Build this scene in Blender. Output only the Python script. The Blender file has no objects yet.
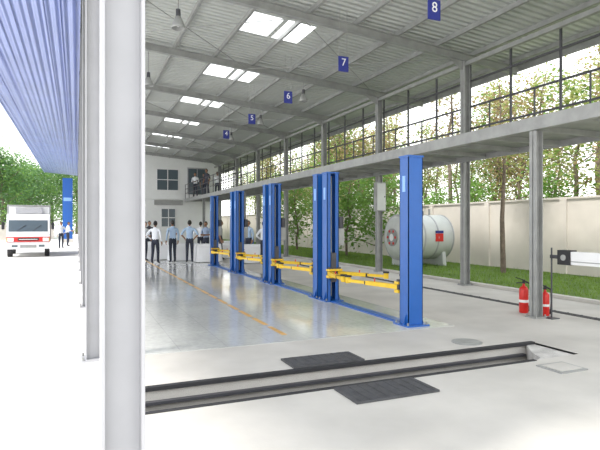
import bpy, math, random
from mathutils import Vector, Matrix
random.seed(7)
R=random.random
def U(a,b): return a+(b-a)*random.random()
scene=bpy.context.scene
coll=scene.collection

# ---------------------------------------------------------------- materials
def mat(name,col,rough=0.6,metal=0.0,var=0.0,scale=3.0,bump=0.0,col2=None,bscale=None,trans=0.0,spec=None):
    m=bpy.data.materials.new(name); m.use_nodes=True
    nt=m.node_tree; n=nt.nodes; l=nt.links
    b=n['Principled BSDF']; b.inputs['Base Color'].default_value=(*col,1)
    b.inputs['Roughness'].default_value=rough; b.inputs['Metallic'].default_value=metal
    if spec is not None: b.inputs['Specular IOR Level'].default_value=spec
    tc=n.new('ShaderNodeTexCoord')
    if var>0 or col2:
        t=n.new('ShaderNodeTexNoise'); t.inputs['Scale'].default_value=scale; t.inputs['Detail'].default_value=6
        l.new(tc.outputs['Object'],t.inputs['Vector'])
        r=n.new('ShaderNodeValToRGB'); r.color_ramp.elements[0].position=0.35; r.color_ramp.elements[1].position=0.65
        c2=col2 if col2 else tuple(c*(1-var) for c in col)
        r.color_ramp.elements[0].color=(*c2,1); r.color_ramp.elements[1].color=(*col,1)
        l.new(t.outputs['Fac'],r.inputs['Fac']); l.new(r.outputs['Color'],b.inputs['Base Color'])
    if bump>0:
        t2=n.new('ShaderNodeTexNoise'); t2.inputs['Scale'].default_value=bscale or scale*8; t2.inputs['Detail'].default_value=4
        l.new(tc.outputs['Object'],t2.inputs['Vector'])
        bp=n.new('ShaderNodeBump'); bp.inputs['Strength'].default_value=bump; bp.inputs['Distance'].default_value=0.02
        l.new(t2.outputs['Fac'],bp.inputs['Height']); l.new(bp.outputs['Normal'],b.inputs['Normal'])
    if trans>0:
        tr=n.new('ShaderNodeBsdfTranslucent'); tr.inputs['Color'].default_value=(*[min(1,c*1.3) for c in col],1)
        mx=n.new('ShaderNodeMixShader'); mx.inputs[0].default_value=trans
        l.new(b.outputs[0],mx.inputs[1]); l.new(tr.outputs[0],mx.inputs[2]); l.new(mx.outputs[0],n['Material Output'].inputs['Surface'])
    return m

def ribbed(name,col,rough,metal,axis,scale,strength=0.5,var=0.12):
    m=mat(name,col,rough,metal,var=var,scale=0.6)
    nt=m.node_tree;n=nt.nodes;l=nt.links
    tc=n.new('ShaderNodeTexCoord'); w=n.new('ShaderNodeTexWave'); w.bands_direction=axis; w.wave_profile='SIN'
    w.inputs['Scale'].default_value=scale
    l.new(tc.outputs['Object'],w.inputs['Vector'])
    bp=n.new('ShaderNodeBump'); bp.inputs['Strength'].default_value=strength; bp.inputs['Distance'].default_value=0.05
    l.new(w.outputs['Fac'],bp.inputs['Height']); l.new(bp.outputs['Normal'],n['Principled BSDF'].inputs['Normal'])
    return m

M={}
M['concrete']=mat('concrete_apron',(0.55,0.525,0.485),0.7,var=0.17,scale=1.1,bump=0.15)
M['yard']=mat('concrete_yard',(0.74,0.72,0.70),0.8,var=0.06,scale=0.5,bump=0.1)
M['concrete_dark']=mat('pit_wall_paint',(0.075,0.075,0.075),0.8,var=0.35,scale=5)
M['pit_end']=mat('pit_end_concrete',(0.60,0.58,0.55),0.85,var=0.3,scale=6,bump=0.5)
M['steel_w']=mat('white_painted_steel',(0.41,0.41,0.425),0.45,var=0.08,scale=4)
M['steel_g']=mat('galvanised_steel',(0.34,0.345,0.335),0.5,0.2,var=0.2,scale=4)
M['steel_d']=mat('dark_steel',(0.08,0.08,0.09),0.5,0.3,var=0.2,scale=5)
M['black']=mat('black_rubber',(0.025,0.025,0.028),0.7,var=0.2,scale=8)
M['mat_dark']=mat('ramp_plate_steel',(0.075,0.075,0.08),0.6,var=0.3,scale=12,bump=0.4)
M['blue']=mat('lift_blue_paint',(0.012,0.105,0.40),0.30,var=0.08,scale=5)
M['blue_l']=mat('light_blue_label',(0.25,0.45,0.85),0.4,var=0.05)
M['navy']=mat('sign_navy',(0.02,0.03,0.22),0.4,var=0.05)
M['yellow']=mat('arm_yellow_paint',(0.80,0.52,0.02),0.4,var=0.1,scale=10)
M['orange']=mat('floor_line_orange',(0.70,0.42,0.14),0.5,var=0.25,scale=9)
M['red']=mat('red_enamel',(0.62,0.02,0.015),0.3,var=0.1,scale=10)
M['white']=mat('white_paint',(0.80,0.80,0.80),0.5,var=0.04)
M['cream']=mat('boundary_wall_plaster',(0.66,0.61,0.55),0.85,var=0.14,scale=0.8,bump=0.1)
M['wallw']=mat('office_wall_paint',(0.78,0.79,0.78),0.7,var=0.04)
M['glass_d']=mat('window_glass',(0.10,0.13,0.15),0.08,var=0.1,scale=1)
M['chrome']=mat('chrome',(0.7,0.7,0.7),0.15,1.0,var=0.05)
M['cloth']=mat('white_table_cloth',(0.85,0.85,0.86),0.9,var=0.04,bump=0.1)
M['tank']=mat('tank_grey_paint',(0.58,0.60,0.58),0.4,var=0.1,scale=3)
M['bark']=mat('bark',(0.22,0.17,0.13),0.9,var=0.4,scale=6,bump=0.5)
M['leaf']=mat('leaf_green',(0.17,0.30,0.06),0.6,col2=(0.08,0.18,0.03),scale=1.2,trans=0.35)
M['leaf_y']=mat('leaf_olive',(0.34,0.36,0.12),0.6,col2=(0.20,0.25,0.07),scale=1.2,trans=0.4)
M['leaf_b']=mat('leaf_dry_brown',(0.36,0.25,0.14),0.7,col2=(0.22,0.18,0.08),scale=1.2,trans=0.35)
M['leaf_d']=mat('leaf_deep_green',(0.12,0.24,0.08),0.6,col2=(0.06,0.14,0.05),scale=0.8,trans=0.3)
M['grass']=mat('lawn_soil',(0.13,0.21,0.04),0.95,col2=(0.08,0.14,0.025),scale=2.0,bump=0.5)
M['blade']=mat('grass_blade',(0.20,0.31,0.05),0.6,col2=(0.11,0.20,0.03),scale=1.0,trans=0.3)
M['roof']=ribbed('roof_sheet',(0.54,0.56,0.53),0.5,0.1,'Y',1.6,1.0)
M['canopy']=ribbed('blue_canopy_sheet',(0.24,0.30,0.60),0.3,0.1,'X',1.6,0.8,0.12)
M['skin']=mat('skin_brown',(0.32,0.17,0.10),0.6,var=0.08)
M['hair']=mat('hair_black',(0.012,0.010,0.010),0.6,var=0.2)
M['eye']=mat('eye_white',(0.8,0.8,0.78),0.3,var=0.02)
M['lip']=mat('lips',(0.30,0.10,0.08),0.5,var=0.05)
M['sh_white']=mat('shirt_white',(0.78,0.80,0.84),0.85,var=0.06)
M['sh_blue']=mat('shirt_light_blue',(0.42,0.55,0.72),0.85,var=0.08)
M['sh_grey']=mat('shirt_grey_blue',(0.30,0.38,0.52),0.85,var=0.08)
M['sh_black']=mat('shirt_dark',(0.05,0.05,0.07),0.85,var=0.08)
M['trouser']=mat('trousers_dark',(0.03,0.035,0.055),0.85,var=0.15)
M['shoe']=mat('shoe_black',(0.015,0.012,0.012),0.35,var=0.1)

# glossy tiled workshop floor
def tile_floor():
    m=bpy.data.materials.new('workshop_floor_tiles'); m.use_nodes=True
    nt=m.node_tree;n=nt.nodes;l=nt.links;b=n['Principled BSDF']
    tc=n.new('ShaderNodeTexCoord'); br=n.new('ShaderNodeTexBrick'); br.offset=0
    br.inputs['Scale'].default_value=1.0; br.inputs['Brick Width'].default_value=0.6; br.inputs['Row Height'].default_value=0.6
    br.inputs['Mortar Size'].default_value=0.006
    br.inputs['Color1'].default_value=(0.60,0.60,0.575,1); br.inputs['Color2'].default_value=(0.62,0.62,0.595,1); br.inputs['Mortar'].default_value=(0.51,0.515,0.50,1)
    l.new(tc.outputs['Object'],br.inputs['Vector'])
    nz=n.new('ShaderNodeTexNoise'); nz.inputs['Scale'].default_value=0.9; nz.inputs['Detail'].default_value=8
    l.new(tc.outputs['Object'],nz.inputs['Vector'])
    nz2=n.new('ShaderNodeTexNoise'); nz2.inputs['Scale'].default_value=14; nz2.inputs['Detail'].default_value=5
    l.new(tc.outputs['Object'],nz2.inputs['Vector'])
    ad=n.new('ShaderNodeMath'); ad.operation='ADD'; l.new(nz.outputs['Fac'],ad.inputs[0]); l.new(nz2.outputs['Fac'],ad.inputs[1])
    hf=n.new('ShaderNodeMath'); hf.operation='MULTIPLY'; hf.inputs[1].default_value=0.5; l.new(ad.outputs[0],hf.inputs[0])
    mx=n.new('ShaderNodeMix'); mx.data_type='RGBA'; mx.blend_type='MULTIPLY'; mx.inputs['Factor'].default_value=0.5
    rp=n.new('ShaderNodeValToRGB'); rp.color_ramp.elements[0].position=0.38; rp.color_ramp.elements[0].color=(0.68,0.69,0.69,1); rp.color_ramp.elements[1].position=0.56
    l.new(hf.outputs[0],rp.inputs['Fac'])
    l.new(br.outputs['Color'],mx.inputs['A']); l.new(rp.outputs['Color'],mx.inputs['B']); l.new(mx.outputs['Result'],b.inputs['Base Color'])
    r2=n.new('ShaderNodeMapRange'); r2.inputs['To Min'].default_value=0.04; r2.inputs['To Max'].default_value=0.18
    l.new(nz.outputs['Fac'],r2.inputs['Value']); l.new(r2.outputs['Result'],b.inputs['Roughness'])
    b.inputs['Specular IOR Level'].default_value=0.85
    return m
M['tiles']=tile_floor()
def skylight_mat():
    m=bpy.data.materials.new('skylight_polycarbonate'); m.use_nodes=True
    nt=m.node_tree;n=nt.nodes;l=nt.links
    n.remove(n['Principled BSDF'])
    tr=n.new('ShaderNodeBsdfTranslucent'); tr.inputs['Color'].default_value=(0.97,0.98,0.98,1)
    tc=n.new('ShaderNodeTexCoord'); w=n.new('ShaderNodeTexWave'); w.bands_direction='Y'; w.inputs['Scale'].default_value=3
    l.new(tc.outputs['Object'],w.inputs['Vector'])
    rp=n.new('ShaderNodeValToRGB'); rp.color_ramp.elements[0].color=(0.88,0.9,0.9,1); rp.color_ramp.elements[1].color=(1,1,1,1)
    l.new(w.outputs['Fac'],rp.inputs['Fac']); l.new(rp.outputs['Color'],tr.inputs['Color'])
    l.new(tr.outputs[0],n['Material Output'].inputs['Surface'])
    return m
M['sky_l']=skylight_mat()

# ---------------------------------------------------------------- mesh builder
class MB:
    def __init__(s): s.v=[];s.f=[];s.mi=[];s.sm=[];s.mats=[];s.T=Matrix.Identity(4)
    def mid(s,m):
        m=M[m] if isinstance(m,str) else m
        if m not in s.mats: s.mats.append(m)
        return s.mats.index(m)
    def add(s,vs,fs,m,smooth=False):
        o=len(s.v); s.v+= [tuple(s.T@Vector(v)) for v in vs]; k=s.mid(m)
        for f in fs: s.f.append([i+o for i in f]); s.mi.append(k); s.sm.append(smooth)
    def box(s,c,d,m,rot=None,taper=None):
        hx,hy,hz=d[0]/2,d[1]/2,d[2]/2; tp=taper or (1,1)
        vs=[]
        for z in (-hz,hz):
            k=(1,1) if z<0 else tp
            for x,y in ((-hx,-hy),(hx,-hy),(hx,hy),(-hx,hy)): vs.append(Vector((x*k[0],y*k[1],z)))
        if rot is not None: vs=[rot@v for v in vs]
        vs=[v+Vector(c) for v in vs]
        s.add(vs,[(3,2,1,0),(4,5,6,7),(0,1,5,4),(1,2,6,5),(2,3,7,6),(3,0,4,7)],m)
    def bb(s,x0,x1,y0,y1,z0,z1,m): s.box(((x0+x1)/2,(y0+y1)/2,(z0+z1)/2),(abs(x1-x0),abs(y1-y0),abs(z1-z0)),m)
    def beam(s,p0,p1,w,h,m):
        p0=Vector(p0);p1=Vector(p1);d=p1-p0
        q=d.to_track_quat('X','Z').to_matrix()
        s.box((p0+p1)/2,(d.length,w,h),m,rot=q)
    def ibeam(s,p0,p1,w,h,m,t=0.014):
        p0=Vector(p0);p1=Vector(p1);d=p1-p0; q=d.to_track_quat('X','Z').to_matrix(); c=(p0+p1)/2; L=d.length
        s.box(c,(L,t,h),m,rot=q)
        s.box(c+q@Vector((0,0,h/2)),(L,w,t),m,rot=q); s.box(c-q@Vector((0,0,h/2)),(L,w,t),m,rot=q)
    def cyl(s,p0,p1,r0,r1,m,n=16,caps=True):
        p0=Vector(p0);p1=Vector(p1);d=p1-p0
        q=d.to_track_quat('Z','Y').to_matrix()
        vs=[]
        for p,r in((p0,r0),(p1,r1)):
            for i in range(n):
                a=2*math.pi*i/n; vs.append(p+q@Vector((r*math.cos(a),r*math.sin(a),0)))
        s.add(vs,[(i,(i+1)%n,n+(i+1)%n,n+i) for i in range(n)],m,True)
        if caps: s.add(vs,[list(range(n-1,-1,-1)),list(range(n,2*n))],m)
    def lathe(s,prof,c,m,n=20,rot=None):
        vs=[]
        for r,z in prof:
            for i in range(n):
                a=2*math.pi*i/n; v=Vector((r*math.cos(a),r*math.sin(a),z))
                if rot is not None: v=rot@v
                vs.append(v+Vector(c))
        fs=[(j*n+i,j*n+(i+1)%n,(j+1)*n+(i+1)%n,(j+1)*n+i) for j in range(len(prof)-1) for i in range(n)]
        s.add(vs,fs,m,True)
        s.add(vs,[list(range(n-1,-1,-1)),list(range((len(prof)-1)*n,len(prof)*n))],m)
    def tube(s,pts,rs,m,n=8):
        for i in range(len(pts)-1): s.cyl(pts[i],pts[i+1],rs[i],rs[i+1],m,n,caps=True)
    def sph(s,c,r,m,nu=12,nv=8):
        vs=[];r=Vector(r) if not isinstance(r,(int,float)) else Vector((r,r,r))
        for j in range(nv+1):
            t=math.pi*j/nv
            for i in range(nu):
                a=2*math.pi*i/nu; vs.append(Vector(c)+Vector((r.x*math.sin(t)*math.cos(a),r.y*math.sin(t)*math.sin(a),r.z*math.cos(t))))
        s.add(vs,[((j+1)*nu+i,(j+1)*nu+(i+1)%nu,j*nu+(i+1)%nu,j*nu+i) for j in range(nv) for i in range(nu)],m,True)
    def prism(s,poly,x0,x1,m):   # poly in (y,z), extruded along x
        n=len(poly); vs=[(x0,y,z) for y,z in poly]+[(x1,y,z) for y,z in poly]
        s.add(vs,[(i,(i+1)%n,n+(i+1)%n,n+i) for i in range(n)]+[list(range(n-1,-1,-1)),list(range(n,2*n))],m)
    def mesh(s,name):
        me=bpy.data.meshes.new(name); me.from_pydata(s.v,[],s.f)
        for m in s.mats: me.materials.append(m)
        me.polygons.foreach_set('material_index',s.mi); me.polygons.foreach_set('use_smooth',s.sm); me.update(); return me
    def build(s,name,loc=(0,0,0),rz=0.0,bevel=0,parent=None):
        o=bpy.data.objects.new(name,s.mesh(name)); coll.objects.link(o); o.location=loc; o.rotation_euler=(0,0,rz)
        if bevel: 
            b=o.modifiers.new('bevel','BEVEL'); b.width=bevel; b.segments=2; b.limit_method='ANGLE'
        if parent: o.parent=parent
        return o
def inst(name,me,loc,rz=0,sc=1):
    o=bpy.data.objects.new(name,me); coll.objects.link(o); o.location=loc; o.rotation_euler=(0,0,rz)
    o.scale=(sc,sc,sc) if isinstance(sc,(int,float)) else sc
    return o

# ---------------------------------------------------------------- layout constants
XL=0.18; XM=7.2; XR=9.35; PITX0=-0.0; PX1=5.69; PY0,PY1=4.58,5.28
ROWS=[2.4+4.25*i for i in range(0,9)]      # 2.4 ... 36.4
def RH(x): return 5.95+0.082*(9.35-x)
YF,YB=2.1,60.0; YW=38.0

# ---------------------------------------------------------------- ground
g=MB(); D=-0.35
px0=0.35
g.bb(-120,px0,-40,260,D,0,'yard')
g.bb(px0,PX1,-40,PY0,D,0,'concrete'); g.bb(px0,PX1,PY1,260,D,0,'concrete')
g.bb(PX1,9.5,-40,260,D,0,'concrete'); g.bb(9.5,14.4,-40,-2,D,0,'concrete'); g.bb(14.6,150,-40,260,D,0,'grass'); g.bb(9.5,14.6,60,260,D,0,'concrete')
g.build('ground')
g=MB(); g.bb(9.7,14.3,-2,60,D,-0.01,'grass'); lawn=g.build('lawn')
# grass blades
vs=[];fs=[]
for i in range(26000):
    y=U(4,45)**1.0; x=U(9.72,14.2); h=U(0.04,0.10); a=U(0,6.28); w=0.012
    dx,dy=math.cos(a)*w,math.sin(a)*w; o=len(vs)
    vs+=[(x-dx,y-dy,-0.01),(x+dx,y+dy,-0.01),(x+U(-.04,.04),y+U(-.04,.04),h)]; fs.append((o,o+1,o+2))
me=bpy.data.meshes.new('grass_blades'); me.from_pydata(vs,[],fs); me.materials.append(M['blade'])
o=bpy.data.objects.new('grass_blades',me); coll.objects.link(o); o.parent=lawn

g=MB(); g.bb(0.45,5.45,6.6,YW,0,0.006,'tiles'); g.build('floor')
# inspection pit
g=MB()
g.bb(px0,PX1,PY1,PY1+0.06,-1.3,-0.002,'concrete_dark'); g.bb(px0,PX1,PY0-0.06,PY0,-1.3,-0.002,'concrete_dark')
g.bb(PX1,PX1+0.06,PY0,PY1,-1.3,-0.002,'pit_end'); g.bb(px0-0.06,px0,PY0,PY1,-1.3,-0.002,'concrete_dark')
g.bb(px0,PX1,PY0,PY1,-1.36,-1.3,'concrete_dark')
g.bb(px0,PX1,PY1-0.03,PY1+0.04,-0.03,0.008,'black'); g.bb(px0,4.95,PY0-0.04,PY0+0.012,-0.05,0.008,'black')
g.bb(px0,5.5,PY1-0.06,PY1,-0.16,-0.13,'steel_d')
zt=-.025
pp=[(4.95,PY0),(5.69,PY0),(5.69,PY1),(5.56,PY1),(5.30,PY0+.36),(5.18,PY0+.12)]
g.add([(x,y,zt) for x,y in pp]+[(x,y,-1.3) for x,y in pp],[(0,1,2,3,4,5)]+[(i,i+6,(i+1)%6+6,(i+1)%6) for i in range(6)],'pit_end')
g.build('inspection_pit')
# ramp plates
def plate(x0,x1,y0,y1):
    g=MB(); g.bb(x0,x1,y0,y1,0.0,0.022,'mat_dark')
    n=9
    for i in range(n):
        x=x0+(x1-x0)*(i+.5)/n; g.bb(x-.012,x+.012,y0+.02,y1-.02,0.022,0.028,'mat_dark')
    g.build('pit_cover_plate',bevel=0.004)
plate(2.2,3.1,5.335,5.74); plate(2.28,3.18,4.06,4.51)
g=MB(); g.cyl((0,0,0),(0,0,0.012),0.2,0.2,'steel_g',28); g.cyl((0,0,.012),(0,0,.018),0.16,0.16,'steel_g',28); g.build('manhole_cover',(4.85,5.62,0.0))
g=MB(); g.bb(-.2,.2,-.17,.17,0,.014,'steel_g'); g.bb(-.16,.16,-.13,.13,.014,.02,'concrete'); g.build('drain_hatch',(4.95,4.2,0))
# drain channel
g=MB(); g.bb(7.95,8.13,3,YW,0.0,0.006,'black')
for i in range(120):
    y=3.1+i*.28; g.bb(7.96,8.12,y,y+.02,0.006,0.014,'steel_d')
g.build('drain_grate')
g=MB(); g.bb(9.5,9.68,2,YW,0.0,0.07,'concrete'); g.build('kerb')
# orange dashed line
g=MB(); y=7.0
while y<26: g.bb(2.71,2.79,y,y+0.66,0.006,0.008,'orange'); y+=0.8
g.build('floor_marking_line')

# ---------------------------------------------------------------- structure
def hcol(name,x,y,h,m='steel_w',w=0.19,d=0.18,z0=0.0):
    g=MB(); t=0.014
    g.bb(-w/2,-w/2+t,-d/2,d/2,0,h,m); g.bb(w/2-t,w/2,-d/2,d/2,0,h,m); g.bb(-w/2,w/2,-t/2,t/2,0,h,m)
    g.bb(-w/2-.05,w/2+.05,-d/2-.05,d/2+.05,0,0.022,m)
    for a in(-1,1):
        for b in(-1,1): g.cyl((a*(w/2+.025),b*(d/2+.025),.022),(a*(w/2+.025),b*(d/2+.025),.06),.013,.013,'steel_g',6)
    return g.build(name,(x,y,z0))
for y in ROWS+[40.65,44.9,49.15,53.4,57.6]:
    hcol('steel_column',XL,y,RH(XL)-0.1,w=.175)
for y in ROWS[0:]:
    hcol('steel_column',XR,y,RH(XR)-0.1,'steel_g',0.18,0.17)
for y in (6.65,15.15,23.65,32.15):
    hcol('steel_column',XM+0.03,y,3.19,'steel_g',0.15,0.15)

# rafters
g=MB()
for y in ROWS+[40.65,44.9,49.15,53.4,57.6]:
    g.ibeam((0.1,y,RH(0.1)),(11.15,y,RH(11.15)),.12,.18,'steel_g')
    g.beam((-2.9,y,RH(-2.9)+.05),(0.1,y,RH(0.1)+.05),.06,.10,'steel_g')
    g.add([(XR,y-.007,RH(XR)-.4),(XR,y-.007,RH(XR)-.08),(XR-.6,y-.007,RH(XR-.6)-.08),(XR,y+.007,RH(XR)-.4),(XR,y+.007,RH(XR)-.08),(XR-.6,y+.007,RH(XR-.6)-.08)],[(0,1,2),(5,4,3),(0,2,5,3)],'steel_g')
x=0.2
while x<11.2:
    z=RH(x)+0.175
    g.bb(x-.005,x+.005,YF,YB,z-.085,z+.02,'steel_g'); g.bb(x-.005,x+.055,YF,YB,z-.09,z-.082,'steel_g')
    x+=1.17
g.bb(XR-.05,XR+.05,YF,YW,RH(XR)-.22,RH(XR)-.12,'steel_g')
for k in (0,2,4,6):
    y0=ROWS[k];y1=ROWS[k+1]
    g.cyl((0.3,y0,RH(.3)-.05),(4.7,y1,RH(4.7)-.05),.012,.012,'steel_g',6); g.cyl((4.7,y0,RH(4.7)-.05),(0.3,y1,RH(.3)-.05),.012,.012,'steel_g',6)
    g.cyl((4.7,y0,RH(4.7)-.05),(9.2,y1,RH(9.2)-.05),.012,.012,'steel_g',6); g.cyl((9.2,y0,RH(9.2)-.05),(4.7,y1,RH(4.7)-.05),.012,.012,'steel_g',6)
g.build('roof_frame')
# roof sheet with skylights
xs=[0.0,3.85,4.6,4.72,5.45,11.25]
ys=[YF]; sk=[]
for k in range(-2,6):
    a=11.75+4.25*k; ys+=[a,a+1.25]; sk.append(a)
ys.append(YB)
g=MB(); s2=MB(); off=0.2
for i in range(len(xs)-1):
    for j in range(len(ys)-1):
        x0,x1,y0,y1=xs[i],xs[i+1],ys[j],ys[j+1]
        q=[(x0,y0,RH(x0)+off),(x1,y0,RH(x1)+off),(x1,y1,RH(x1)+off),(x0,y1,RH(x0)+off)]
        if i in(1,3) and any(abs(y0-a)<1e-6 for a in sk): s2.add(q,[(0,1,2,3)],'sky_l')
        else: g.add(q,[(0,1,2,3)],'roof')
g.bb(11.2,11.27,YF,YB,RH(11.2)+.02,RH(11.2)+.24,'steel_g')
g.build('ceiling'); s2.build('skylight')
# left overhanging canopy with sheeted soffit
g=MB()
g.add([(-3.05,YF,RH(-3.05)+off),(0,YF,RH(0)+off),(0,YB,RH(0)+off),(-3.05,YB,RH(-3.05)+off)],[(0,1,2,3)],'canopy')
so_=-.02
g.add([(-3.05,YF,RH(-3.05)+so_),(0.08,YF,RH(0)+so_),(0.08,YB,RH(0)+so_),(-3.05,YB,RH(-3.05)+so_)],[(0,1,2,3)],'canopy')
g.bb(-3.10,-3.04,YF,YB,RH(-3)-.06,RH(-3)+.26,'canopy')
x=-2.9
while x<0.05: g.bb(x-.012,x+.012,YF,YB,RH(x)+so_-.025,RH(x)+so_,'canopy'); x+=.36
g.build('roof_canopy')

# mezzanine gantry on right
g=MB()
g.bb(XM+.03,XR-.12,2.5,YW-.15,3.33,3.40,'steel_g')
for x in (XM+.06,XR-.13): g.bb(x-.03,x+.03,2.5,YW-.15,3.20,3.42,'steel_g')
g.bb(XM-.07,XM+.03,2.5,YW-.15,3.20,3.42,'steel_g')
y=2.6
while y<YW-.2: g.bb(XM,XR-.14,y-.03,y+.03,3.23,3.33,'steel_g'); y+=1.06
g.build('walkway_platform')
g=MB(); y=2.5; x=XR+.17
while y<YW-.2:
    g.bb(x-.022,x+.022,y-.022,y+.022,3.3,RH(x)-.02,'steel_d'); y+=1.4
y=3.2
while y<YW-.2:
    g.bb(x-.015,x+.015,y-.015,y+.015,3.3,4.68,'steel_d'); y+=.7
for z in (3.38,4.1,4.68,5.35): g.bb(x-.02,x+.02,2.5,YW-.1,z-.022,z+.022,'steel_d')
g.build('side_wall_framing')
g=MB()
y=24
while y<YW: g.bb(XM-.02,XM+.02,y-.02,y+.02,3.42,4.45,'steel_d'); y+=1.4
for z in(3.8,4.1,4.43): g.bb(XM-.015,XM+.015,24,YW-.2,z-.015,z+.015,'steel_d')
g.build('walkway_railing')

# office end wall
g=MB(); g.bb(0.5,9.65,YW,YW+.2,0,RH(.5)+.1,'wallw'); g.build('wall_back')
g=MB(); g.bb(0.4,0.6,YW+.2,YB,0,6.7,'wallw'); g.build('wall_left')
def window(name,x0,x1,z0,z1,nx,nz,y=YW,frame='white'):
    g=MB(); g.bb(x0,x1,y-.03,y-.012,z0,z1,'glass_d'); t=.05
    for i in range(nx+1):
        x=x0+(x1-x0)*i/nx; g.bb(x-t/2,x+t/2,y-.06,y-.005,z0,z1,frame)
    for i in range(nz+1):
        z=z0+(z1-z0)*i/nz; g.bb(x0-t/2,x1+t/2,y-.06,y-.005,z-t/2,z+t/2,frame)
    g.build(name)
window('window_1',1.2,3.4,4.1,5.6,4,2); window('window_2',5.2,6.7,4.0,5.5,2,2); window('window_3',5.5,6.5,1.4,2.7,2,2)
g=MB(); g.bb(7.4,8.7,YW-.05,YW-.005,3.75,5.6,'glass_d'); g.bb(7.34,7.4,YW-.08,YW-.005,3.75,5.66,'steel_w'); g.bb(8.7,8.76,YW-.08,YW-.005,3.75,5.66,'steel_w'); g.bb(7.34,8.76,YW-.08,YW-.005,5.6,5.68,'steel_w'); g.bb(8.03,8.07,YW-.08,YW-.005,3.75,5.6,'steel_w'); g.cyl((7.95,YW-.1,4.7),(7.95,YW-.05,4.7),.02,.02,'chrome',8); g.build('door_1')
g=MB(); g.bb(0.5,7.0,YW-.12,YW-.005,3.35,3.7,'wallw'); g.bb(5.0,7.0,YW-.13,YW-.12,2.95,3.3,'steel_g'); g.build('trim_1')

# ---------------------------------------------------------------- two post lifts
def lift(y0,span):
    root=bpy.data.objects.new('two_post_car_lift',None); coll.objects.link(root); root.location=(4.87,y0,0.006)
    for k,(yy,sg) in enumerate(((0,1),(span,-1))):
        g=MB(); W=.27;Dp=.24;t=.012;H=2.64
        g.bb(-W/2,W/2,-sg*Dp/2,-sg*(Dp/2-t),0.02,H,'blue')
        g.bb(-W/2,-W/2+t,-Dp/2,Dp/2,0.02,H,'blue'); g.bb(W/2-t,W/2,-Dp/2,Dp/2,0.02,H,'blue')
        a=sg*(Dp/2)
        g.bb(-W/2,-W/2+.08,a-sg*t,a,0.02,H,'blue'); g.bb(W/2-.08,W/2,a-sg*t,a,0.02,H,'blue')
        g.bb(-W/2-.012,W/2+.012,-Dp/2-.012,Dp/2+.012,H,H+.03,'blue')
        g.bb(-W/2-.07,W/2+.07,-Dp/2-.08,Dp/2+.08,0,.022,'blue')
        for sx in(-1,1):
            for sy in(-1,1): g.cyl((sx*.17,sy*.16,.02),(sx*.17,sy*.16,.06),.016,.016,'steel_g',6)
            g.add([(sx*W/2,-.06,.02),(sx*(W/2+.06),-.06,.02),(sx*W/2,-.06,.20),(sx*W/2,-.05,.02),(sx*(W/2+.06),-.05,.02),(sx*W/2,-.05,.20)],[(0,1,2),(3,5,4),(1,4,5,2)],'blue')
        g.bb(-W/2-.004,-W/2,-.04,.04,2.1,2.35,'blue_l')
        g.cyl((0,sg*.03,.1),(0,sg*.03,H-.05),.016,.016,'steel_g',8)
        g.bb(-.055,.055,sg*-.06,sg*.16,.40,1.0,'steel_d')
        g.bb(-.16,.16,sg*.125,sg*.24,.49,.54,'yellow'); g.bb(-.16,.16,sg*.125,sg*.24,.63,.67,'yellow')
        if k==1:
            g.bb(W/2,W/2+.14,-.09,.09,1.15,1.5,'steel_g'); g.cyl((W/2+.09,0,1.5),(W/2+.09,0,1.75),.07,.07,'steel_d',14)
        for sx,ang,L in ((-1,14,1.2),(1,28,1.1)):
            p=Vector((sx*.11,sg*.185,.585)); an=math.radians(ang)
            d=Vector((sx*math.sin(an),sg*math.cos(an),0))
            g.cyl(p+Vector((0,0,-.09)),p+Vector((0,0,.12)),.035,.035,'steel_d',12)
            g.beam(p,p+d*L*.6,.09,.07,'yellow'); g.beam(p+d*L*.5,p+d*L,.065,.05,'yellow')
            g.beam(p+d*L*.6,p+d*L*.63,.075,.06,'black')
            e=p+d*L
            g.cyl(e+Vector((0,0,-.045)),e+Vector((0,0,.06)),.05,.05,'yellow',14); g.cyl(e+Vector((0,0,.06)),e+Vector((0,0,.09)),.062,.062,'black',16)
            m=p+d*L*.45; g.cyl(m,m+Vector((0,0,.09)),.012,.012,'red',8)
        g.build('post_%d'%(k+1),(0,yy,0),parent=root)
    g=MB()
    g.bb(-.11,.11,.22,span-.22,0,.012,'blue'); g.prism([( .22,.012),(span-.22,.012),(span-.22,.025),(.22,.025)],-.08,.08,'blue')
    g.build('cable_cover',parent=root)
for y0 in (6.93,10.27,13.62,16.97): lift(y0,2.87)

# ---------------------------------------------------------------- hanging number signs
for y,t in ((7.2,'8'),(10.45,'7'),(13.8,'6'),(17.15,'5'),(20.5,'4')):
    g=MB(); g.box((0,0,0),(.25,.02,.34),'navy'); g.box((0,-.011,0),(.22,.004,.31),'navy')
    top=RH(5.52)-5.2+.12
    g.cyl((-.09,0,.16),(-.09,0,top),.006,.006,'steel_g',6); g.cyl((.09,0,.16),(.09,0,top),.006,.006,'steel_g',6)
    s=g.build('bay_number_sign',(5.52,y,5.2))
    c=bpy.data.curves.new('digit','FONT'); c.body=t; c.size=.24; c.align_x='CENTER'; c.align_y='CENTER'; c.extrude=.002; c.materials.append(M['white'])
    o=bpy.data.objects.new('digit',c); coll.objects.link(o); o.parent=s; o.location=(0,-.018,.03); o.rotation_euler=(math.pi/2,0,0)
# high bay lamps
for (x,y) in ((1.85,10.5),(1.85,15.2),(1.85,19.4),(6.6,15.2),(6.6,19.4),(6.6,23.6),(1.85,23.6)):
    g=MB(); top=RH(x)-5.55
    g.cyl((0,0,.22),(0,0,top),.012,.012,'steel_g',8); g.cyl((0,0,.1),(0,0,.26),.05,.045,'steel_d',16)
    prof=[(.05,.12),(.07,.09),(.10,.02),(.125,-.06),(.135,-.12),(.125,-.12),(.09,.02),(.04,.10)]
    g.lathe(prof,(0,0,0),'steel_g',20); g.sph((0,0,-.02),(.04,.04,.07),'white')
    g.build('high_bay_lamp',(x,y,5.60))

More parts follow.
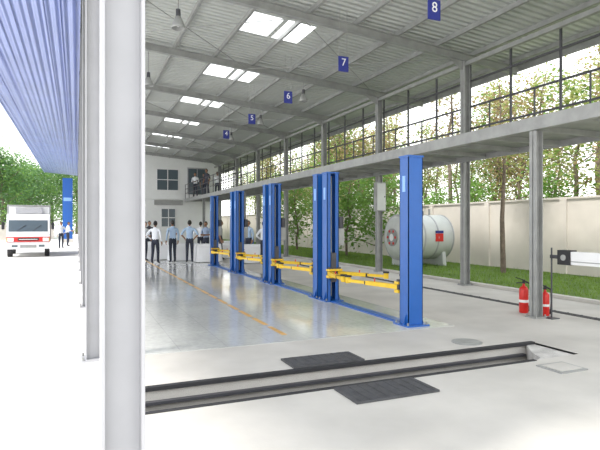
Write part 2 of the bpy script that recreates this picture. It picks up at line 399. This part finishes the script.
# ---------------------------------------------------------------- boundary wall + yard items
g=MB(); g.bb(14.4,14.6,-5,59.9,0,2.4,'cream'); y=-5
while y<59: g.bb(14.33,14.42,y,y+.25,0,2.45,'cream'); y+=3.4
g.bb(14.35,14.65,-5,59.9,2.4,2.46,'cream'); g.build('boundary_wall')
# horizontal tank
g=MB(); rot=Matrix.Rotation(math.pi/2,3,'Y'); r=.86
g.lathe([(.02,-1.22),(.45,-1.20),(.70,-1.12),(r,-1.0),(r,1.0),(.72,1.12),(.45,1.20),(.02,1.22)],(0,0,1.1),'tank',36,rot)
for x in(-1.0,-.3,.3,1.0): g.lathe([(r+.012,-.03),(r+.02,0),(r+.012,.03)],(x,0,1.1),'steel_w',36,rot)
for x in(-.7,.7): g.prism([(-.7,0),(.7,0),(.65,.62),(0,.32),(-.65,.62)],x-.08,x+.08,'tank')
g.cyl((0,0,1.9),(0,0,2.1),.2,.2,'steel_g',18); g.cyl((.5,0,1.9),(.5,0,2.2),.04,.04,'steel_g',8)
g.cyl((-1.25,0,1.1),(-1.20,0,1.1),.34,.34,'steel_g',24)
for i in range(6):
    a=i*math.pi/3; yy,zz=.26*math.cos(a),1.1+.26*math.sin(a); g.cyl((-1.27,yy,zz),(-1.25,yy,zz),.05,.05,'red',10)
g.cyl((-1.26,0,1.1),(-1.25,0,1.1),.14,.14,'white',16)
g.bb(.15,.5,-.875,-.84,.95,1.25,'red'); g.bb(.15,.5,-.88,-.85,1.26,1.36,'navy')
g.build('fuel_storage_tank',(12.3,17.0,-.01))
# electrical cabinet on column
g=MB(); g.box((0,0,0),(.36,.18,.95),'steel_g'); g.box((0,-.095,0),(.31,.01,.88),'tank'); g.cyl((.12,-.11,0),(.12,-.09,0),.02,.02,'black',8); g.build('electrical_cabinet',(9.25,14.93,2.5))
for yy in (27.6,28.5):
    g=MB(); g.lathe([(.02,0),(.28,0),(.29,.02),(.28,.28),(.295,.30),(.28,.32),(.28,.58),(.295,.6),(.28,.62),(.28,.86),(.29,.88),(.02,.87)],(0,0,0),'blue',24); g.build('oil_drum',(8.7,yy,0))

# fire extinguishers
def ext(x,y,h,r,rz):
    g=MB(); b=h*.72
    g.lathe([(r*.9,0),(r,.015),(r,b*.86),(r*.9,b*.93),(r*.55,b),(r*.3,b+.01),(r*.28,b+.05)],(0,0,0),'red',22)
    g.bb(-.02,.02,-.02,.02,b+.05,b+.12,'black'); g.beam((-.01,0,b+.11),(.14,0,b+.16),.03,.016,'black'); g.beam((-.01,0,b+.07),(.13,0,b+.06),.03,.016,'black')
    g.tube([(-.02,0,b+.09),(-r-.03,0,b+.05),(-r-.035,0,b*.6),(-r-.025,0,b*.25)],[.014]*4,'black',8); g.cyl((-r-.025,0,b*.28),(-r-.025,0,b*.06),.014,.025,'black',10)
    g.lathe([(r+.002,b*.40),(r+.003,b*.50)],(0,0,0),'white',22)
    g.build('fire_extinguisher',(x,y,0.0),rz)
ext(7.42,7.10,.66,.08,2.6); ext(7.54,6.74,.56,.07,2.6)

# boom barrier
g=MB()
g.bb(-.09,.09,-.09,.09,0,.015,'steel_d'); g.cyl((0,0,0.015),(0,0,1.2),.014,.014,'steel_d',10)
g.bb(-.08,.08,-.42,-.18,.93,1.17,'black'); g.bb(-.02,.02,-.2,.02,1.02,1.08,'steel_d')
g.cyl((-.09,-.3,1.05),(-.07,-.3,1.05),.05,.05,'steel_g',16)
g.bb(-.06,.06,-3.2,-.42,.94,1.15,'white'); g.bb(-.065,-.06,-3.2,-.42,.985,1.0,'steel_g')
g.bb(-.09,.09,-3.1,-2.9,0,.94,'steel_g')
g.build('barrier_arm',(7.40,6.48,0),bevel=.006)

# ---------------------------------------------------------------- truck (faces -Y)
g=MB()
W=.93
cab=[(-.02,.55),(0.0,1.15),(.22,1.98),(.42,2.08),(1.35,2.08),(1.42,2.0),(1.42,.55)]
g.prism(cab,-W,W,'white')
n=Vector((0,-.83,.22)).normalized()
def ws(x0,x1,t0,t1,m,o):
    def P(x,t): return Vector((x,0.22*t,1.15+.83*t))+n*o
    g.add([P(x0,t0),P(x1,t0),P(x1,t1),P(x0,t1)],[(0,1,2,3)],m)
ws(-.84,.84,.10,.76,'glass_d',.012)
g.tube([(-.5,.02,1.26),(-.1,.08,1.55)],[.01,.01],'black',6); g.tube([(.2,.02,1.26),(.55,.08,1.55)],[.01,.01],'black',6)
g.bb(-W,W,-.05,0,.74,.98,'red'); g.bb(-W,W,-.045,0,.98,1.12,'white'); g.bb(-.45,.45,-.065,-.05,.80,.93,'black'); g.bb(-.4,.4,-.075,-.06,.85,.88,'chrome')
g.bb(-W,W,-.14,.02,.40,.70,'white'); g.bb(-.35,.35,-.15,-.14,.46,.60,'steel_g'); g.bb(-.7,-.45,-.15,-.14,.5,.6,'glass_d'); g.bb(.45,.7,-.15,-.14,.5,.6,'glass_d')
for s in(-1,1):
    g.bb(s*.62,s*.88,-.08,-.05,.76,.94,'chrome'); g.bb(s*.88,s*.93,-.075,-.045,.76,.94,'orange')
    g.bb(s*W,s*(W+.006),.3,1.1,1.2,1.85,'glass_d')
    g.bb(s*W,s*(W+.008),.1,1.35,.76,.98,'red')
    g.tube([(s*W,.2,1.75),(s*(W+.14),.05,1.78),(s*(W+.14),.05,1.3)],[.015]*3,'black',6); g.bb(s*(W+.07),s*(W+.20),0,.04,1.35,1.68,'black')
    for yy in(.75,3.75):
        g.cyl((s*.70,yy,.38),(s*.92,yy,.38),.38,.38,'black',24); g.cyl((s*.92,yy,.38),(s*.93,yy,.38),.2,.2,'white',16)
g.bb(-.4,-.3,.3,4.9,.5,.68,'steel_d'); g.bb(.3,.4,.3,4.9,.5,.68,'steel_d')
g.bb(-.95,.95,1.5,5.0,.72,2.52,'white')
for x in(-.95,.95):
    for y in(1.5,5.0): g.bb(x-.03,x+.03,y-.03,y+.03,.70,2.55,'steel_g')
g.bb(-.98,.98,1.46,1.53,2.48,2.56,'steel_g'); g.bb(-.6,.6,1.25,1.5,2.12,2.42,'steel_w')
g.build('delivery_truck',(-2.15,28.3,0),0.05,bevel=.02)

# ---------------------------------------------------------------- people
def person_mesh(key,shirt,trouser,arms='down',long=True,stride=0.05,lean=0.0):
    P={}; 
    P['pel']=(0,0,.95); P['sp']=(0,.01,1.10); P['ch']=(0,.0-lean*.3,1.30); P['nb']=(0,.01-lean*.6,1.44); P['nt']=(0,-.005-lean*.7,1.54)
    for s,n in((-1,'l'),(1,'r')):
        st=stride*s
        P['sh'+n]=(s*.185,.0-lean*.5,1.40)
        if arms=='down' or (arms=='one' and s<0): P['el'+n]=(s*.245,.03-lean*.4,1.13); P['wr'+n]=(s*.25,-.05-lean*.4,.90)
        elif arms=='hips' or arms=='one': P['el'+n]=(s*.34,.09,1.16); P['wr'+n]=(s*.20,-.04,1.00)
        else: P['el'+n]=(s*.24,-.02-lean*.4,1.13); P['wr'+n]=(s*.10,-.24-lean*.5,1.12)
        P['hip'+n]=(s*.09,0,.88); P['kn'+n]=(s*.10,-.02+st*.5,.50); P['an'+n]=(s*.11,.03+st,.09); P['to'+n]=(s*.125,-.13+st,.04)
    rad={'pel':(.145,.105),'sp':(.13,.095),'ch':(.155,.105),'nb':(.085,.07),'nt':(.052,.052),'sh':(.062,.062),'el':(.045,.045),'wr':(.030,.028),'hip':(.092,.09),'kn':(.064,.064),'an':(.046,.05),'to':(.042,.032)}
    keys=list(P); E=[('pel','sp','S'),('sp','ch','S'),('ch','nb','S'),('nb','nt','K')]
    for n in'lr': E+=[('ch','sh'+n,'S'),('sh'+n,'el'+n,'S'),('el'+n,'wr'+n,'S' if long else 'K'),('pel','hip'+n,'T'),('hip'+n,'kn'+n,'T'),('kn'+n,'an'+n,'T'),('an'+n,'to'+n,'O')]
    me=bpy.data.meshes.new('tmp'); me.from_pydata([P[k] for k in keys],[(keys.index(a),keys.index(b)) for a,b,_ in E],[])
    ob=bpy.data.objects.new('tmp',me); coll.objects.link(ob)
    ob.modifiers.new('Skin','SKIN')
    for i,k in enumerate(keys):
        rr=rad.get(k) or rad[k[:-1]]
        me.skin_vertices[0].data[i].radius=rr; me.skin_vertices[0].data[i].use_root=(k=='pel')
    sb=ob.modifiers.new('Sub','SUBSURF'); sb.levels=2; sb.render_levels=2
    dg=bpy.context.evaluated_depsgraph_get(); dg.update()
    ev=bpy.data.meshes.new_from_object(ob.evaluated_get(dg))
    g=MB(); mm={'S':shirt,'T':trouser,'K':'skin','O':'shoe'}
    vs=[v.co.copy() for v in ev.vertices]
    def sd(p,a,b):
        a=Vector(a);b=Vector(b);ab=b-a; t=max(0,min(1,(p-a).dot(ab)/ab.length_squared)); return (p-a-ab*t).length
    groups={}
    for f in ev.polygons:
        c=f.center; best=min(E,key=lambda e: sd(c,P[e[0]],P[e[1]])-.25*((rad.get(e[0]) or rad[e[0][:-1]])[0]))
        k=best[2]
        if k=='T' and c.z>1.0: k='S'
        if k=='S' and abs(c.x)<.17 and c.z<1.0 and best[0] in('pel','sp','ch'): k='T'
        if k=='T' and c.z<.085: k='O'
        groups.setdefault(k,[]).append(list(f.vertices))
    o=len(g.v); g.v+=[tuple(v) for v in vs]
    for k,fl in groups.items():
        mi=g.mid(mm[k])
        for f in fl: g.f.append([i+o for i in f]); g.mi.append(mi); g.sm.append(True)
    bpy.data.objects.remove(ob)
    hx,hy,hz=0,-.02-lean*.75,1.635; nu,nv=20,16; hv=[]
    for j in range(nv+1):
        t=math.pi*j/nv; 
        for i in range(nu):
            a=2*math.pi*i/nu; x=.078*math.sin(t)*math.cos(a); y=.098*math.sin(t)*math.sin(a); z=.12*math.cos(t)
            if z<0: k=1-.32*(-z/.12); x*=k; y=y*(1-.12*(-z/.12)) if y<0 else y*(1-.35*(-z/.12))
            hv.append((hx+x,hy+y,hz+z))
    fsk=[];fh=[]
    for j in range(nv):
        for i in range(nu):
            f=((j+1)*nu+i,(j+1)*nu+(i+1)%nu,j*nu+(i+1)%nu,j*nu+i); c=[sum(hv[q][k] for q in f)/4 for k in range(3)]
            zz=c[2]-hz; yy=c[1]-hy
            (fh if (zz>.065 or (yy>-.01 and zz>-.04) or (yy>.035 and zz>-.065)) else fsk).append(f)
    g.add(hv,fsk,'skin',True)
    hv2=[(hx+(x-hx)*1.07,hy+(y-hy)*1.06+.003,hz+(z-hz)*1.06) for x,y,z in hv]; g.add(hv2,fh,'hair',True)
    for s in(-1,1):
        g.sph((hx+s*.030,hy-.083,hz+.005),(.013,.010,.008),'eye',8,6); g.sph((hx+s*.030,hy-.092,hz+.005),(.006,.004,.006),'hair',6,5)
        g.box((hx+s*.030,hy-.088,hz+.028),(.032,.01,.006),'hair'); g.sph((hx+s*.079,hy+.008,hz-.005),(.009,.018,.030),'skin',8,6)
    g.add([(hx-.009,hy-.09,hz+.005),(hx+.009,hy-.09,hz+.005),(hx+.016,hy-.09,hz-.035),(hx-.016,hy-.09,hz-.035),(hx,hy-.122,hz-.032)],[(0,1,4),(1,2,4),(2,3,4),(3,0,4)],'skin',True)
    g.box((hx,hy-.088,hz-.058),(.045,.010,.012),'lip')
    c=P['nb']; g.lathe([(.075,0),(.068,.03),(.060,.045),(.052,.045),(.05,0)],(c[0],c[1],c[2]+.015),shirt,14)
    for s,n in((-1,'l'),(1,'r')):
        w=Vector(P['wr'+n]); e=Vector(P['el'+n]); d=(w-e).normalized()
        if arms in('hips','one') and not(arms=='one' and s<0): d=Vector((-s*.5,-.1,-.85)).normalized()
        side=Vector((0,1,0)) if abs(d.z)>.6 else Vector((0,0,1)); side=(side-d*side.dot(d)).normalized(); nrm=d.cross(side)*(-s)
        q=Matrix((side,nrm,d)).transposed()
        g.box(w+d*.055,(.078,.028,.09),'skin',rot=q)
        g.cyl(w-d*.02,w+d*.03,.029,.030,'skin',10)
        for k,(of,L) in enumerate(((-.029,.070),(-.010,.080),(.010,.074),(.028,.058))):
            a=w+d*.098+side*of; b=a+d*L*.5+nrm*.008; c=b+d*L*.42+nrm*.026
            g.tube([a-d*.01,b,c],[.0095,.0085,.0065],'skin',7)
        a=w+d*.04-side*.036; b=a+d*.035-side*.022; c=b+d*.030-side*.004+nrm*.012; g.tube([a,b,c],[.012,.010,.008],'skin',7)
    return g.mesh(key)
PM=[person_mesh('man_white','sh_white','trouser','one',True),
    person_mesh('man_blue','sh_blue','trouser','hips',False,.04),
    person_mesh('man_lightblue','sh_blue','trouser','down',True,.06),
    person_mesh('man_white2','sh_white','trouser','fold',True,.03,.05),
    person_mesh('man_dark','sh_black','trouser','down',False,.08),
    person_mesh('man_grey','sh_grey','trouser','fold',False,.05)]
ppl=[(0,2.88,21.5,2.6,.98),(2,3.63,21.9,3.3,1.0),(1,4.27,21.6,3.0,1.0),(3,2.65,23.2,0.5,.97),(5,5.5,24.0,-.8,.98),(0,5.6,25.6,2.8,.98),
     (4,5.9,22.9,1.2,1.0),(3,4.3,26.0,0.2,1.0),(2,6.9,21.9,-1.0,1.0),(0,6.7,26.8,-1.9,1.0),(4,3.4,27.6,0.4,1.0),(3,7.6,20.4,-1.3,.98),(0,6.7,19.3,2.0,.98)]
for i,x,y,r,s in ppl: inst('man',PM[i],(x,y,.006 if x<5.45 else 0),r,s)
for i,x,y,r in ((3,7.55,36.2,-.5),(4,8.2,36.5,0),(0,8.8,35.0,-.4),(4,7.7,33.4,-1.0)): inst('man',PM[i],(x,y,3.40),r,1.0)
for i,x,y,r in ((0,-.95,37.5,.2),(4,-1.9,38.5,.1),(3,-.6,41,1.2)): inst('man',PM[i],(x,y,0),r,1.0)

def table(x,y,rz,w=1.3,d=.75):
    g=MB(); n=96
    def rr(k,z,wav):
        out=[]
        for i in range(n):
            a=2*math.pi*i/n; ca,sa=math.cos(a),math.sin(a); e=.18
            px=(w/2+k)*math.copysign(abs(ca)**e,ca); py=(d/2+k)*math.copysign(abs(sa)**e,sa); f=1+wav*math.sin(a*22)
            out.append((px*f,py*f,z))
        return out
    R_=[rr(-.02,.755,0),rr(0,.745,0),rr(.015,.6,.008),rr(.03,.3,.02),rr(.045,.02,.03)]
    vs=[v for r in R_ for v in r]
    g.add(vs,[(j*n+i,(j+1)*n+i,(j+1)*n+(i+1)%n,j*n+(i+1)%n) for j in range(len(R_)-1) for i in range(n)],'cloth',True); g.add(vs,[list(range(n))],'cloth')
    for sx in(-1,1):
        for sy in(-1,1): g.cyl((sx*(w/2-.08),sy*(d/2-.08),0),(sx*(w/2-.08),sy*(d/2-.08),.74),.02,.02,'steel_g',8)
    g.build('banquet_table',(x,y,.006),rz)
table(3.5,24.2,0); table(5.1,21.9,0,1.0,.7); table(6.45,23.9,0,.9,.7); table(7.2,25.2,0,1.0); table(6.6,20.6,0,1.0,.7); table(2.9,25.45,0,1.0); table(4.3,23.1,0,1.2,.7)

# ---------------------------------------------------------------- trees
def tree_mesh(key,H,crown,trunk_r,leafm,nleaf,lsize,bare=.45,seed=1,leafm2=None):
    random.seed(seed); g=MB(); tips=[]
    pts=[Vector((0,0,0))]; k=7
    for i in range(1,k+1): pts.append(Vector((U(-.12,.12)*i*.4,U(-.12,.12)*i*.4,H*.92*i/k)))
    rs=[trunk_r*(1-.8*i/k) for i in range(k+1)]
    g.tube(pts,rs,'bark',8)
    nb=14
    for b in range(nb):
        t=bare+(1-bare)*b/nb; idx=min(k-1,int(t*k)); p=pts[idx].lerp(pts[idx+1],t*k-idx)
        a=b*2.4+U(-.4,.4); L=crown*U(.7,1.1)*(1-.55*max(0,(t-bare)/(1-bare))**1.5); d=Vector((math.cos(a),math.sin(a),U(.25,.8)))
        m=p+d*L*.5; e=m+Vector((d.x,d.y,d.z*.7+U(-.1,.3)))*L*.5
        r=trunk_r*.38*(1-.5*t); g.tube([p,m,e],[r,r*.6,r*.25],'bark',5)
        tips+=[m,e,(m+e)/2,e]
        for q in range(3):
            f=m.lerp(e,U(0,1)); h=f+Vector((U(-1,1),U(-1,1),U(-.2,.7)))*L*.35; g.tube([f,h],[r*.3,r*.12],'bark',4); tips+=[h]
    tips.append(pts[-1])
    sp=crown*.30
    A=([],[]);B=([],[])
    for i in range(nleaf):
        c=random.choice(tips)+Vector((random.gauss(0,sp),random.gauss(0,sp),random.gauss(0,sp*.75)))
        ax=Vector((U(-1,1),U(-1,1),U(-.6,.4))).normalized(); si=ax.cross(Vector((U(-1,1),U(-1,1),1))).normalized(); s=lsize*U(.6,1.3)
        vs,fs=(A if (leafm2 is None or R()<.6) else B); o=len(vs)
        vs+=[c,c+ax*s*.5+si*s*.28,c+ax*s,c+ax*s*.5-si*s*.28]; fs.append((o,o+1,o+2,o+3))
    g.add(A[0],A[1],leafm)
    if B[0]: g.add(B[0],B[1],leafm2)
    return g.mesh(key)
T=[tree_mesh('t1',9.5,2.0,.15,'leaf_y',2600,.24,.35,1,'leaf'),
   tree_mesh('t2',11,1.7,.14,'leaf',2300,.23,.40,2,'leaf_b'),
   tree_mesh('t3',8.5,1.9,.12,'leaf_b',2000,.22,.30,3,'leaf_y'),
   tree_mesh('t4',11,1.3,.15,'leaf_y',900,.22,.5,4,'leaf_b'),
   tree_mesh('t5',11,3.6,.28,'leaf_d',9000,.34,.25,5,'leaf'),
   tree_mesh('t6',4.0,1.1,.06,'leaf',1500,.20,.15,6)]
random.seed(21)
for i in range(74):
    y=U(4,62); x=U(17.5,29); k=random.choice([0,1,2,3,3]); inst('tree',T[k],(x,y,-.005),U(0,6.28),U(.75,1.1))
for i in range(16): inst('shrub',T[5],(U(17,19.5),4+i*2.7+U(-1,1),-.005),U(0,6.28),U(.7,1.05))
for x,y,k,s in ((12.9,13.2,3,.62),(12.6,20.6,5,1.1),(12.6,23.5,5,1.2),(12.7,26.5,0,.55),(12.6,30,5,1.2),(12.6,34,0,.55)): inst('tree',T[k],(x,y,-.01),U(0,6),s)
for x,y,s in ((-7.2,62,.85),(-5.0,68,.75),(-11,72,.95),(-3.0,76,.8),(-15,66,.8),(-20,78,1.1),(0,90,1.0),(-8,92,1.0),(-26,84,1.0),(-34,90,1.2),(8,95,1.1),(-14,98,1.0)): inst('tree',T[4],(x,y,-.005),U(0,6),s)
for i in range(14): inst('shrub',T[5],(-24+i*2.1,64.5+U(-1.2,1.5),-.005),U(0,6),U(.55,.9))
g=MB(); g.bb(-.4,.4,-.12,.12,0,5.6,'blue'); g.bb(-.32,.32,-.14,-.12,3.6,3.9,'blue_l'); g.bb(-.48,.48,-.2,.2,0,.3,'concrete'); g.build('entrance_sign_pylon',(-.75,50,0))
for x in(-7.9,-7.0):
    g=MB(); g.cyl((0,0,0),(0,0,4.2),.04,.025,'white',8); g.add([(0,0,4.1),(.3,.05,4.0),(.32,-.05,3.2),(0,0,3.2)],[(0,1,2,3)],'blue_l'); g.bb(-.2,.2,-.2,.2,0,.15,'concrete'); g.build('flag_mast',(x,56,0))
g=MB(); g.bb(-18,-2.2,60,60.2,0,1.5,'cream'); 
for i in range(9): g.bb(-18+i*1.9,-17.7+i*1.9,59.9,60.3,0,1.7,'cream')
g.build('yard_fence_wall')

# ---------------------------------------------------------------- light, sky, camera
w=bpy.data.worlds.new('World'); scene.world=w; w.use_nodes=True; nt=w.node_tree; bg=nt.nodes['Background']
tc=nt.nodes.new('ShaderNodeTexCoord'); sx=nt.nodes.new('ShaderNodeSeparateXYZ'); rp=nt.nodes.new('ShaderNodeValToRGB')
rp.color_ramp.elements[0].color=(1,0.995,0.98,1); rp.color_ramp.elements[1].color=(0.86,0.93,1.0,1)
nt.links.new(tc.outputs['Generated'],sx.inputs[0]); nt.links.new(sx.outputs['Z'],rp.inputs['Fac']); nt.links.new(rp.outputs['Color'],bg.inputs['Color'])
bg.inputs['Strength'].default_value=2.2
s=bpy.data.lights.new('sun','SUN'); s.energy=3.4; s.angle=math.radians(7); s.color=(1,.96,.90)
so=bpy.data.objects.new('sun',s); coll.objects.link(so); so.location=(-10,0,20)
d=Vector((.62,.12,-1)).normalized(); so.rotation_euler=d.to_track_quat('-Z','Y').to_euler()

cam=bpy.data.cameras.new('camera'); co=bpy.data.objects.new('camera',cam); coll.objects.link(co)
cam.sensor_width=36; cam.lens=36*523/600; cam.clip_end=500; cam.shift_y=-1/600
co.location=(0,0,1.6); co.rotation_euler=(math.pi/2,0,-math.radians(23.1)); scene.camera=co
scene.view_settings.view_transform='Standard'; scene.view_settings.look='None'; scene.view_settings.exposure=0.25
